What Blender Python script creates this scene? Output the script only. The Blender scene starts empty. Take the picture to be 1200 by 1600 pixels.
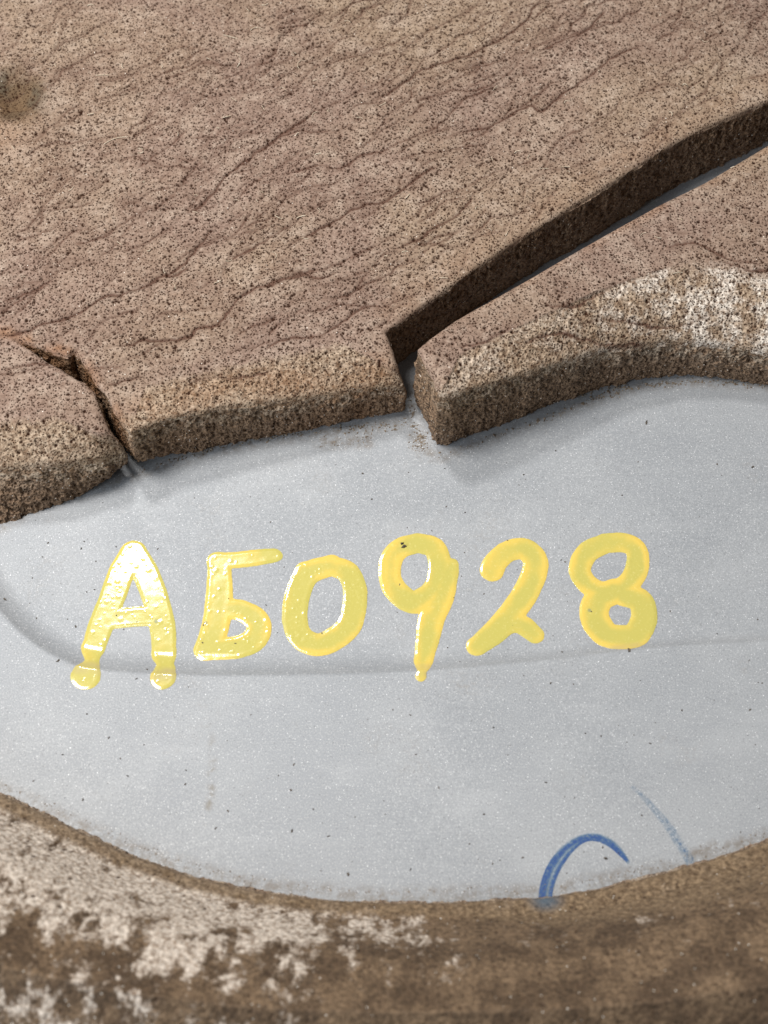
import bpy, math, random
import numpy as np

# ------------------------------------------------------------------ camera, light, exposure
scene = bpy.context.scene
CM = 0.01                                   # everything below is laid out in centimetres
DIST, TILT = 26.0, math.radians(28)         # camera 26 cm from the writing, leaning 28 degrees
TAN = 8.0 / DIST
CAM = np.array([0.0, -DIST * math.sin(TILT), DIST * math.cos(TILT)])

cam_data = bpy.data.cameras.new('camera')
cam = bpy.data.objects.new('camera', cam_data)
scene.collection.objects.link(cam)
cam.location = CAM * CM
cam.rotation_euler = (TILT, 0, 0)
cam_data.sensor_fit = 'VERTICAL'
cam_data.sensor_height = 36
cam_data.lens = 18 / TAN
cam_data.clip_start, cam_data.clip_end = 0.005, 20
cam_data.dof.use_dof = True
cam_data.dof.focus_distance = 0.266
cam_data.dof.aperture_fstop = 28
scene.camera = cam

world = bpy.data.worlds.new('World')
scene.world = world
world.use_nodes = True
world.node_tree.nodes['Background'].inputs[0].default_value = (0.95, 0.97, 1.0, 1)
world.node_tree.nodes['Background'].inputs[1].default_value = 0.09


def lamp(name, loc, aim, size, power, color):
    d = bpy.data.lights.new(name, 'AREA')
    d.shape, d.size, d.energy, d.color = 'DISK', size * CM, power, color
    o = bpy.data.objects.new(name, d)
    scene.collection.objects.link(o)
    o.location = [v * CM for v in loc]
    from mathutils import Vector
    o.rotation_euler = (Vector(aim) - Vector(loc)).to_track_quat('-Z', 'Y').to_euler()
    return o


lamp('work_lamp', (-20, 5, 49), (0, 0, 0), 18, 2.95, (1.0, 0.965, 0.92))
lamp('small_lamp', (-12.4, 25.6, 48), (0, 0, 0), 6.5, 1.15, (1.0, 0.98, 0.95))
lamp('cool_fill', (-46, -29, 26), (0, 0, 0), 34, 2.2, (0.84, 0.92, 1.0))  # unseen cool fill, added at the left front to brighten the foam's front faces

vs = scene.view_settings
vs.view_transform, vs.look, vs.gamma, vs.exposure = 'Standard', 'None', 1, 0
vs.use_curve_mapping = False

# ------------------------------------------------------------------ numeric helpers
rng = np.random.default_rng(7)


def at(px, py, z=0.0):
    """The point at height z (cm) above the panel seen at a place in the 1200 x 1600 photograph."""
    px, py, z = np.asarray(px, float), np.asarray(py, float), np.asarray(z, float)
    u, v = (px - 600) / 800 * TAN, (800 - py) / 800 * TAN
    dy = math.sin(TILT) + v * math.cos(TILT)
    dz = -math.cos(TILT) + v * math.sin(TILT)
    k = (z - CAM[2]) / dz
    return u * k, CAM[1] + dy * k


def pts(lst, z=0.0):
    a = np.array([p[:2] for p in lst], float)
    x, y = at(a[:, 0], a[:, 1], z)
    return np.stack([x, y], 1)


def _hash(ix, iy, seed):
    h = (ix.astype(np.int64) * 374761393 + iy.astype(np.int64) * 668265263 + seed * 974634777) & 0xFFFFFFFF
    h = ((h ^ (h >> 13)) * 1274126177) & 0xFFFFFFFF
    return ((h ^ (h >> 16)) & 0xFFFF) / 65535.0


def vnoise(x, y, seed=0):
    ix, iy = np.floor(x), np.floor(y)
    fx, fy = x - ix, y - iy
    fx, fy = fx * fx * (3 - 2 * fx), fy * fy * (3 - 2 * fy)
    a, b = _hash(ix, iy, seed), _hash(ix + 1, iy, seed)
    c, d = _hash(ix, iy + 1, seed), _hash(ix + 1, iy + 1, seed)
    return (a * (1 - fx) + b * fx) * (1 - fy) + (c * (1 - fx) + d * fx) * fy - 0.5


def fbm(x, y, octaves=4, seed=0):
    s, amp = 0, 1.0
    for o in range(octaves):
        s = s + amp * vnoise(x * 2 ** o + 17.3 * o, y * 2 ** o - 9.1 * o, seed + o)
        amp *= 0.5
    return s


def smooth(t):
    t = np.clip(t, 0, 1)
    return t * t * (3 - 2 * t)


def catmull(p, n=6):
    """Rounded polyline through the points of p (any number of columns)."""
    p = np.asarray(p, float)
    q = np.vstack([2 * p[0] - p[1], p, 2 * p[-1] - p[-2]])
    out = []
    for i in range(1, len(q) - 2):
        a, b, c, d = q[i - 1], q[i], q[i + 1], q[i + 2]
        for k in range(n):
            t = k / n
            out.append(0.5 * (2 * b + (c - a) * t + (2 * a - 5 * b + 4 * c - d) * t * t + (3 * b - a - 3 * c + d) * t ** 3))
    out.append(p[-1])
    return np.array(out)


def seg_dist(x, y, line, extra=None, closed=False):
    """Distance to a polyline; with extra columns, their values at the nearest point too."""
    shape = x.shape
    x, y = x.ravel(), y.ravel()
    best = np.full(x.shape, 1e9)
    ex = None if extra is None else np.zeros((extra.shape[1],) + x.shape)
    n = len(line)
    for i in range(n if closed else n - 1):
        a, b = line[i], line[(i + 1) % n]
        dx, dy = b - a
        l2 = dx * dx + dy * dy + 1e-12
        t = np.clip(((x - a[0]) * dx + (y - a[1]) * dy) / l2, 0, 1)
        d = (x - a[0] - t * dx) ** 2 + (y - a[1] - t * dy) ** 2
        m = d < best
        best = np.where(m, d, best)
        if ex is not None:
            for c in range(extra.shape[1]):
                ex[c] = np.where(m, extra[i, c] + t * (extra[(i + 1) % n, c] - extra[i, c]), ex[c])
    best = np.sqrt(best).reshape(shape)
    return best if ex is None else (best, [e.reshape(shape) for e in ex])


def inside_poly(x, y, poly):
    r = np.zeros(x.shape, bool)
    n = len(poly)
    for i in range(n):
        (x0, y0), (x1, y1) = poly[i], poly[(i + 1) % n]
        if y0 == y1:
            continue
        r ^= ((y0 > y) != (y1 > y)) & (x < (x1 - x0) * (y - y0) / (y1 - y0) + x0)
    return r


def field_mesh(xs, ys, f):
    """Faces filling f < 0 on a grid, cut exactly along f = 0; returns xy, faces, boundary loops."""
    ny, nx = f.shape
    ins = f < 0
    idx = -np.ones((ny, nx), np.int64)
    idx[ins] = np.arange(ins.sum())
    gx, gy = np.meshgrid(xs, ys)
    xy = np.stack([gx[ins], gy[ins]], 1)
    c = ins[:-1, :-1].astype(int) + ins[:-1, 1:] + ins[1:, 1:] + ins[1:, :-1]
    j, i = np.where(c == 4)
    quads = np.stack([idx[j, i], idx[j, i + 1], idx[j + 1, i + 1], idx[j + 1, i]], 1)
    extra, cache, polys, nxt = [], {}, [], {}
    base = len(xy)

    def cross(a, b):
        key = (a, b) if a < b else (b, a)
        if key not in cache:
            fa, fb = f[key[0]], f[key[1]]
            t = min(max(fa / (fa - fb), 0.03), 0.97)
            (ja, ia), (jb, ib) = key
            extra.append((xs[ia] + t * (xs[ib] - xs[ia]), ys[ja] + t * (ys[jb] - ys[ja])))
            cache[key] = base + len(extra) - 1
        return cache[key]

    for j, i in zip(*np.where((c > 0) & (c < 4))):
        cs = [(j, i), (j, i + 1), (j + 1, i + 1), (j + 1, i)]
        poly, ev = [], []
        for k in range(4):
            a, b = cs[k], cs[(k + 1) % 4]
            if ins[a]:
                poly.append(idx[a])
            if ins[a] != ins[b]:
                v = cross(a, b)
                poly.append(v)
                ev.append((v, ins[a]))
        for k in range(len(ev)):
            if ev[k][1]:
                nxt[ev[k][0]] = ev[(k + 1) % len(ev)][0]
        polys.append([int(p) for p in poly])
    if extra:
        xy = np.vstack([xy, np.array(extra)])
    loops = []
    while nxt:
        s = next(iter(nxt))
        lp, v = [], s
        while v in nxt:
            lp.append(v)
            v = nxt.pop(v)
        loops.append(np.array(lp))
    return xy, quads, polys, loops


def build(name, co, quads, polys, mat, parent=None, origin=(0, 0, 0), attrs=None, shade=True):
    """One mesh object from arrays (cm); attrs are per-vertex floats for the material."""
    me = bpy.data.meshes.new(name)
    co = (np.asarray(co, float) - np.asarray(origin)) * CM
    nq = len(quads)
    tot = np.concatenate([np.full(nq, 4), np.array([len(p) for p in polys], int)]).astype(np.int32)
    flat = np.concatenate([np.asarray(quads).ravel(), np.array([v for p in polys for v in p], int)]).astype(np.int32)
    me.vertices.add(len(co))
    me.vertices.foreach_set('co', co.astype(np.float32).ravel())
    me.loops.add(len(flat))
    me.loops.foreach_set('vertex_index', flat)
    me.polygons.add(len(tot))
    me.polygons.foreach_set('loop_start', np.concatenate([[0], np.cumsum(tot)[:-1]]).astype(np.int32))
    me.polygons.foreach_set('loop_total', tot)
    me.update(calc_edges=True)
    me.validate()
    me.polygons.foreach_set('use_smooth', np.full(len(me.polygons), shade))
    for k, v in (attrs or {}).items():
        a = me.attributes.new(k, 'FLOAT', 'POINT')
        a.data.foreach_set('value', np.asarray(v, np.float32))
    o = bpy.data.objects.new(name, me)
    scene.collection.objects.link(o)
    me.materials.append(mat)
    if parent:
        o.parent = parent
    else:
        o.location = [v * CM for v in origin]
    return o


def empty(name, loc, label, cat, group=None):
    o = bpy.data.objects.new(name, None)
    scene.collection.objects.link(o)
    o.location = [v * CM for v in loc]
    o.empty_display_size = 0.01
    o['label'], o['category'] = label, cat
    if group:
        o['group'] = group
    return o


def axis(lo, hi, fine_lo, fine_hi, step, coarse=0.12):
    """Grid lines: fine in view, coarser beyond the frame."""
    a = np.arange(fine_lo, fine_hi, step)
    l = np.arange(fine_lo - coarse, lo - coarse, -coarse)[::-1] if lo < fine_lo else np.array([])
    h = np.arange(a[-1] + coarse, hi + coarse, coarse) if hi > fine_hi else np.array([])
    return np.concatenate([l, a, h])


def stamp(x0, y0, w, h, res, centres, radii, depth, power=2.0):
    """Raster of round pits."""
    W, H = int(w / res) + 1, int(h / res) + 1
    R = np.zeros((H, W), np.float32)
    for (cx, cy), r, dp in zip(centres, radii, depth):
        i0, i1 = max(int((cx - x0 - r) / res), 0), min(int((cx - x0 + r) / res) + 2, W)
        j0, j1 = max(int((cy - y0 - r) / res), 0), min(int((cy - y0 + r) / res) + 2, H)
        if i1 <= i0 or j1 <= j0:
            continue
        X = x0 + np.arange(i0, i1) * res - cx
        Y = y0 + np.arange(j0, j1) * res - cy
        q = (X[None] ** 2 + Y[:, None] ** 2) / (r * r)
        v = dp * np.clip(1 - q, 0, 1) ** (1 / power)
        R[j0:j1, i0:i1] = np.maximum(R[j0:j1, i0:i1], v)
    return R


def sample(R, x0, y0, res, x, y):
    H, W = R.shape
    u, v = (x - x0) / res, (y - y0) / res
    ok = (u >= 0) & (v >= 0) & (u < W - 1.01) & (v < H - 1.01)
    u, v = np.clip(u, 0, W - 1.01), np.clip(v, 0, H - 1.01)
    i, j = u.astype(int), v.astype(int)
    fu, fv = u - i, v - j
    r = (R[j, i] * (1 - fu) + R[j, i + 1] * fu) * (1 - fv) + (R[j + 1, i] * (1 - fu) + R[j + 1, i + 1] * fu) * fv
    return np.where(ok, r, 0)


# ------------------------------------------------------------------ materials
class Mat:
    def __init__(self, name):
        self.m = bpy.data.materials.new(name)
        self.m.use_nodes = True
        self.t = self.m.node_tree
        self.bsdf = self.t.nodes['Principled BSDF']
        tc = self.t.nodes.new('ShaderNodeTexCoord')
        sc = self.t.nodes.new('ShaderNodeVectorMath')
        sc.operation = 'SCALE'
        sc.inputs['Scale'].default_value = 100.0
        self.t.links.new(tc.outputs['Object'], sc.inputs[0])
        self.co = sc.outputs[0]                 # centimetres

    def put(self, sock, v):
        if hasattr(v, 'is_output'):
            self.t.links.new(v, sock)
        elif isinstance(v, (tuple, list)) and len(v) == 3 and sock.type == 'RGBA':
            sock.default_value = (*v, 1)
        else:
            sock.default_value = v

    def set(self, **kw):
        for k, v in kw.items():
            self.put(self.bsdf.inputs[k.replace('_', ' ')], v)

    def scaled(self, s):
        n = self.t.nodes.new('ShaderNodeVectorMath')
        n.operation = 'MULTIPLY'
        self.t.links.new(self.co, n.inputs[0])
        n.inputs[1].default_value = s
        return n.outputs[0]

    def noise(self, scale, detail=3, rough=0.55, vec=None, color=False):
        n = self.t.nodes.new('ShaderNodeTexNoise')
        n.inputs['Scale'].default_value = scale
        n.inputs['Detail'].default_value = detail
        n.inputs['Roughness'].default_value = rough
        self.t.links.new(vec or self.co, n.inputs['Vector'])
        return n.outputs['Color' if color else 'Fac']

    def voronoi(self, scale, vec=None, feature='F1'):
        n = self.t.nodes.new('ShaderNodeTexVoronoi')
        n.feature = feature
        n.inputs['Scale'].default_value = scale
        self.t.links.new(vec or self.co, n.inputs['Vector'])
        return n

    def attr(self, name):
        n = self.t.nodes.new('ShaderNodeAttribute')
        n.attribute_name = name
        return n.outputs['Fac']

    def math(self, op, a, b=0.0, c=None, clamp=False):
        n = self.t.nodes.new('ShaderNodeMath')
        n.operation, n.use_clamp = op, clamp
        self.put(n.inputs[0], a)
        self.put(n.inputs[1], b)
        if c is not None:
            self.put(n.inputs[2], c)
        return n.outputs[0]

    def ramp(self, v, lo, hi, a=0.0, b=1.0):
        n = self.t.nodes.new('ShaderNodeMapRange')
        n.interpolation_type = 'SMOOTHSTEP'
        self.put(n.inputs['Value'], v)
        for k, x in zip(('From Min', 'From Max', 'To Min', 'To Max'), (lo, hi, a, b)):
            self.put(n.inputs[k], x)
        return n.outputs[0]

    def mix(self, f, a, b, mode='MIX'):
        n = self.t.nodes.new('ShaderNodeMix')
        n.data_type, n.blend_type = 'RGBA', mode
        self.put(n.inputs[0], f)
        self.put(n.inputs[6], a)
        self.put(n.inputs[7], b)
        return n.outputs[2]

    def bump(self, h, dist, strength=1.0, normal=None):
        n = self.t.nodes.new('ShaderNodeBump')
        n.inputs['Distance'].default_value = dist * CM
        n.inputs['Strength'].default_value = strength
        self.put(n.inputs['Height'], h)
        if normal is not None:
            self.t.links.new(normal, n.inputs['Normal'])
        return n.outputs[0]


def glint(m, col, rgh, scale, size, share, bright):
    """Sparse glints painted in as tiny pale, smoother dots: returns colour and roughness with them."""
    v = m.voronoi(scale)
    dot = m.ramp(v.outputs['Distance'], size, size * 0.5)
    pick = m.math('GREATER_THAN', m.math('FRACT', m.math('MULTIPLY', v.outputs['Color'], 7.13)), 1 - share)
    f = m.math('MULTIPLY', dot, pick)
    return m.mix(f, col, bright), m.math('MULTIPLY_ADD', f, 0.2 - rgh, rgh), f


def pits(m, scale, lo, hi, share, seed, soft=0.55):
    """Small round holes of mixed size scattered through the foam."""
    v = m.voronoi(scale)
    rnd = m.math('FRACT', m.math('MULTIPLY', v.outputs['Color'], seed))
    rad = m.ramp(rnd, 1 - share, 1.0, lo, hi)
    hole = m.ramp(v.outputs['Distance'], rad, m.math('MULTIPLY', rad, soft))
    return m.math('MULTIPLY', hole, m.math('GREATER_THAN', rnd, 1 - share))


def foam_skin_material(name, pink, beige, pale, brown):
    m = Mat(name)
    big = m.noise(0.42, 3)
    mid = m.noise(1.7, 4, 0.6)
    fine = m.noise(9, 4, 0.65)
    grain = m.noise(30, 3, 0.7)
    c = m.mix(m.ramp(big, 0.38, 0.62), pink, beige)
    c = m.mix(m.ramp(m.noise(0.3, 3), 0.5, 0.66, 0, 0.5), c, (0.335, 0.25, 0.175))
    c = m.mix(m.ramp(mid, 0.47, 0.70, 0, 0.42), c, pale)
    c = m.mix(m.ramp(mid, 0.5, 0.28, 0, 0.32), c, brown)
    c = m.mix(m.ramp(fine, 0.5, 0.70, 0, 0.5), c, pale)
    c = m.mix(m.ramp(fine, 0.5, 0.3, 0, 0.5), c, brown)
    # worn, opened cells along the cut edge
    band = m.attr('band')
    cells = m.voronoi(21)
    cell = m.ramp(cells.outputs['Distance'], 0.2, 0.6)
    wfine = m.noise(13, 4, 0.7)
    worn = m.mix(m.ramp(wfine, 0.32, 0.64), (0.17, 0.107, 0.066), (0.43, 0.33, 0.238))
    worn = m.mix(m.math('MULTIPLY', m.attr('white'), m.ramp(m.noise(2.6, 4, 0.65), 0.40, 0.60)), worn, m.mix(m.ramp(wfine, 0.3, 0.6), (0.22, 0.15, 0.10), (0.74, 0.67, 0.59)))
    worn = m.mix(m.math('MULTIPLY', m.math('SUBTRACT', 1.0, cell), 0.42), worn, (0.10, 0.058, 0.034))
    bmask = m.math('MULTIPLY', band, m.ramp(m.math('MULTIPLY_ADD', m.noise(5.5, 4, 0.7), 0.9, m.math('MULTIPLY', band, 0.55)), 0.55, 0.86))
    c = m.mix(bmask, c, worn)
    c = m.mix(m.attr('stain'), c, m.mix(m.ramp(mid, 0.4, 0.6), (0.125, 0.08, 0.043), (0.085, 0.066, 0.042)))
    c = m.mix(m.math('MULTIPLY', m.attr('rust'), 0.65), c, (0.25, 0.115, 0.048))
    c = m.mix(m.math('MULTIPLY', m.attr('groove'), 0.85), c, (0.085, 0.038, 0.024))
    hole = m.math('MAXIMUM', pits(m, 17, 0.21, 0.38, 0.9, 5.3), pits(m, 27, 0.28, 0.46, 0.9, 8.9))
    p = m.math('MAXIMUM', m.attr('pore'), m.math('MULTIPLY', hole, 0.9))
    c = m.mix(m.ramp(grain, 0.3, 0.7, 0.0, 1.0), m.mix(1.0, c, (0.72, 0.70, 0.68), 'MULTIPLY'), m.mix(1.0, c, (1.24, 1.24, 1.24), 'MULTIPLY'))
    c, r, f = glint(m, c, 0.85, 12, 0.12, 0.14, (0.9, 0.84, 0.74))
    c = m.mix(p, c, (0.034, 0.014, 0.008))
    m.set(Base_Color=c, Roughness=r, Specular_IOR_Level=m.math('MULTIPLY_ADD', p, -0.22, 0.25),
          Normal=m.bump(m.math('SUBTRACT', m.math('ADD', m.math('MULTIPLY', grain, 0.7), m.math('MULTIPLY', cell, band)), m.math('MULTIPLY', hole, 1.2)), 0.014, 0.6))
    return m.m


def foam_cut_material(name, dark, light):
    m = Mat(name)
    cells = m.voronoi(22)
    cell = m.ramp(cells.outputs['Distance'], 0.15, 0.6)
    grain = m.noise(30, 3, 0.65)
    big = m.noise(1.3, 4)
    c = m.mix(m.ramp(grain, 0.3, 0.7), dark, light)
    c = m.mix(m.math('MULTIPLY', m.math('SUBTRACT', 1.0, cell), 0.42), c, (0.04, 0.02, 0.01))
    c = m.mix(m.ramp(big, 0.45, 0.7, 0, 0.6), c, m.mix(cell, (0.10, 0.055, 0.028), (0.27, 0.175, 0.11)))
    up = m.attr('band')                       # open pale cells just under the worn edge
    c = m.mix(m.math('MULTIPLY', up, m.ramp(m.noise(7, 3), 0.4, 0.62)), c, m.mix(cell, (0.13, 0.08, 0.05), (0.5, 0.4, 0.3)))
    c = m.mix(m.math('MULTIPLY', m.attr('rust'), 0.75), c, (0.2, 0.078, 0.022))
    c = m.mix(m.attr('pore'), c, (0.03, 0.014, 0.008))
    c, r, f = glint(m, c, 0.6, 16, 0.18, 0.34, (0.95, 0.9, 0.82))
    m.set(Base_Color=c, Roughness=r, Specular_IOR_Level=0.3,
          Normal=m.bump(m.math('ADD', grain, cell), 0.03, 0.8))
    return m.m


def panel_material():
    m = Mat('silver_paint')
    long = m.scaled((1.3, 26.0, 8.0))
    brush = m.noise(1.6, 4, 0.7, vec=long)
    cloud = m.noise(0.5, 4, 0.6)
    grit = m.noise(45, 2, 0.7)
    c = m.mix(m.ramp(cloud, 0.35, 0.68), (0.278, 0.292, 0.312), (0.328, 0.341, 0.358))
    c = m.mix(m.ramp(brush, 0.3, 0.72, 0, 0.45), c, (0.34, 0.355, 0.37))
    c = m.mix(m.ramp(grit, 0.52, 0.72, 0, 0.55), c, (0.22, 0.225, 0.23))
    c = m.mix(m.ramp(grit, 0.48, 0.3, 0, 0.5), c, (0.58, 0.585, 0.59))
    scr = m.noise(1.1, 2, 0.5, vec=m.scaled((0.5, 34.0, 5.0)))
    c = m.mix(m.math('MULTIPLY', m.ramp(scr, 0.66, 0.72), m.ramp(cloud, 0.45, 0.6, 0.0, 0.14)), c, (0.55, 0.56, 0.57))
    smear = m.noise(1.0, 5, 0.65, vec=m.scaled((0.7, 1.6, 1.0)))
    c = m.mix(m.ramp(smear, 0.5, 0.7, 0, 0.1), c, (0.60, 0.61, 0.62))
    # ground-in brownish dust film in patches
    dust = m.math('MULTIPLY', m.ramp(m.noise(0.9, 5, 0.7), 0.52, 0.78), m.ramp(m.noise(16, 3), 0.42, 0.66))
    c = m.mix(m.math('MULTIPLY', dust, 0.35), c, (0.23, 0.2, 0.17))
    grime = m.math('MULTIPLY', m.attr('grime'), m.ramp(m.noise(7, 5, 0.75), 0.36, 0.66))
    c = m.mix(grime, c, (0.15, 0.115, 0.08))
    # run mark
    run = m.attr('run')
    c = m.mix(m.math('MULTIPLY', run, m.ramp(m.noise(9, 3), 0.38, 0.6)), c, (0.2, 0.18, 0.15))
    # dark gaps between pigment
    pit = m.voronoi(24)
    pits = m.math('MULTIPLY', m.ramp(pit.outputs['Distance'], 0.3, 0.16),
                  m.math('GREATER_THAN', m.math('FRACT', m.math('MULTIPLY', pit.outputs['Color'], 5.7)), 0.84))
    c = m.mix(m.math('MULTIPLY', pits, 0.5), c, (0.14, 0.14, 0.145))
    # aluminium flakes, their sparkle painted in as near-white dots
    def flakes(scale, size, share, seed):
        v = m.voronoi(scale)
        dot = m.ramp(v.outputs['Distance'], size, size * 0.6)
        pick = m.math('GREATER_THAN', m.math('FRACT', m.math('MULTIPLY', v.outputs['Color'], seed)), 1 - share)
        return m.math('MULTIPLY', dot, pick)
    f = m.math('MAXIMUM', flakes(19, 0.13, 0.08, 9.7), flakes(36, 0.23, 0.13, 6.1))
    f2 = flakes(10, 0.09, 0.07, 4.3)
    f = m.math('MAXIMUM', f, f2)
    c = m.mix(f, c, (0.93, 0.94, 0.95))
    h = m.math('ADD', m.math('MULTIPLY', brush, 0.7), grit)
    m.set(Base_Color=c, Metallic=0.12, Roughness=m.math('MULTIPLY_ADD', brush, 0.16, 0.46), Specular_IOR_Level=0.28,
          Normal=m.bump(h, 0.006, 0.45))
    return m.m


def yellow_material():
    m = Mat('yellow_marker_paint')
    thick = m.attr('thick')
    n = m.noise(1.6, 4, 0.6)
    fine = m.noise(26, 2)
    c = m.mix(m.ramp(m.math('ADD', thick, m.math('MULTIPLY', m.math('SUBTRACT', n, 0.5), 1.6)), 0.1, 0.9),
              (0.53, 0.47, 0.12), (0.72, 0.53, 0.115))
    c = m.mix(m.ramp(fine, 0.55, 0.75, 0, 0.25), c, (0.8, 0.72, 0.3))
    v = m.voronoi(3.1)                          # pinholes where the metal shows through
    hole = m.math('MULTIPLY', m.ramp(v.outputs['Distance'], 0.13, 0.07),
                  m.math('GREATER_THAN', m.math('FRACT', m.math('MULTIPLY', v.outputs['Color'], 3.9)), 0.72))
    c = m.mix(m.math('MULTIPLY', m.math('MULTIPLY', hole, m.ramp(n, 0.42, 0.52)), 0.75), c, (0.27, 0.29, 0.17))
    c = m.mix(m.math('MULTIPLY', m.attr('thin'), 0.8), c, (0.47, 0.39, 0.19))
    m.set(Base_Color=c, Roughness=0.12, Specular_IOR_Level=0.6,
          Normal=m.bump(m.noise(15, 3, 0.6), 0.0011, 0.5))
    return m.m


def ink_material(name, streak):
    m = Mat(name)
    u, v = m.attr('along'), m.attr('across')
    comb = m.t.nodes.new('ShaderNodeCombineXYZ')
    m.put(comb.inputs[0], m.math('MULTIPLY', u, 0.9))
    m.put(comb.inputs[1], m.math('MULTIPLY', v, 13.0))
    st = m.noise(1.4, 3, 0.6, vec=comb.outputs[0])
    sp = m.noise(24, 3, 0.7)
    a = m.math('MULTIPLY', m.attr('cover'), m.ramp(m.math('MULTIPLY_ADD', sp, 0.6, m.math('MULTIPLY', st, 0.6)), *streak))
    c = m.mix(m.math('MULTIPLY', a, a), (0.10, 0.23, 0.36), (0.012, 0.055, 0.21))
    m.set(Base_Color=c, Roughness=0.5, Alpha=a)
    return m.m


def plain_material(name, a, b, scale=20, rough=0.8):
    m = Mat(name)
    m.set(Base_Color=m.mix(m.ramp(m.noise(scale, 3), 0.35, 0.65), a, b), Roughness=rough)
    return m.m


M_SKIN = foam_skin_material('foam_skin', (0.262, 0.182, 0.143), (0.275, 0.195, 0.142), (0.44, 0.35, 0.282), (0.145, 0.087, 0.06))
M_CUT = foam_cut_material('foam_cut', (0.105, 0.06, 0.034), (0.36, 0.24, 0.15))
M_PANEL = panel_material()
M_YELLOW = yellow_material()
M_INK = ink_material('blue_ink', (0.34, 0.64))
M_FAINT = ink_material('faint_blue_ink', (0.50, 0.80))

# ------------------------------------------------------------------ the metal panel
crease = catmull(pts([(-75, 700), (-62, 800), (-42, 885), (0, 955), (50, 1003), (100, 1032), (150, 1046), (300, 1055), (450, 1055),
                      (600, 1051), (700, 1045), (850, 1031), (1000, 1013), (1100, 1005), (1200, 1000), (1350, 985), (1600, 950)], 0.12), 5)
crease_area = np.vstack([crease, [[14, 8], [-11, 8]]])
ridge = pts([(985, 310), (1060, 268), (1130, 226), (1200, 185), (1300, 120), (1450, 30)], 0.3)


def panel_z(x, y):
    x, y = np.asarray(x, float), np.asarray(y, float)
    d = np.where(inside_poly(x, y, crease_area), seg_dist(x, y, crease), 0)
    w = 0.42 - 0.20 * smooth((x + 1) / 5)
    t = np.clip(d / w, 0, 1)
    z = 0.13 * (1 - t) ** 2 * (1 - 0.35 * smooth((x + 1) / 5))
    rd = seg_dist(x, y, ridge)
    grow = smooth((x - 4.7) / 3.2)
    z = z + 0.40 * grow * np.exp(-(rd / 0.34) ** 2)
    return z + 0.012 * fbm(x * 0.35, y * 0.35, 2, 5)


panel = empty('metal_panel', (0, 0, -0.14), 'silver grey flaked metal panel with a pressed crease and yellow handwriting', 'panel')
xs, ys = axis(-16, 16, -6.8, 6.8, 0.032, 0.25), axis(-14, 20, -7.6, 3.2, 0.032, 0.12)
gx, gy = np.meshgrid(xs, ys)
f = np.maximum(np.abs(gx) - 15.5, np.abs(gy - 3) - 16.2)
xy, q, pl, loops = field_mesh(xs, ys, f)
z = panel_z(xy[:, 0], xy[:, 1])
n0 = len(xy)
co = np.column_stack([xy, z])
lp = loops[0]                                   # sheet edge and underside
low = np.column_stack([xy[lp], np.full(len(lp), -0.36)])
side = np.array([[lp[k], n0 + k, n0 + (k + 1) % len(lp), lp[(k + 1) % len(lp)]] for k in range(len(lp))])
run_line = pts([(331, 1150), (333, 1190), (329, 1215), (331, 1232), (326, 1262)], 0.12)
run = 0.75 * smooth(1 - seg_dist(xy[:, 0], xy[:, 1], run_line) / 0.085) * smooth((at(330, 1120)[1] - xy[:, 1]) / 0.9)
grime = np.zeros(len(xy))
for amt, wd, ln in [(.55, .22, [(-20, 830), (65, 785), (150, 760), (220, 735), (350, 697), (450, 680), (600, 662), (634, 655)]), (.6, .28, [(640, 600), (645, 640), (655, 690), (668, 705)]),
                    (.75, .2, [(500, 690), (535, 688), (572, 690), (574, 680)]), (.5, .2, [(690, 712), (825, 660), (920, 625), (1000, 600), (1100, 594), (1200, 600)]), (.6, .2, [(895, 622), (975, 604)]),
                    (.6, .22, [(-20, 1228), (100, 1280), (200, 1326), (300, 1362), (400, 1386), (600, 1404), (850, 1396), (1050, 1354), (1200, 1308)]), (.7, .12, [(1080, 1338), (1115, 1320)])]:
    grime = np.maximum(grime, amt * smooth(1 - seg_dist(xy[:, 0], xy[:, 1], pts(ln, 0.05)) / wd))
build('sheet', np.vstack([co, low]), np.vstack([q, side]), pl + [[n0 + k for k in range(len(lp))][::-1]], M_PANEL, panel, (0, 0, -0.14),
      {'run': np.concatenate([run, np.zeros(len(lp))]), 'grime': np.concatenate([grime, np.zeros(len(lp))])})

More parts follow.
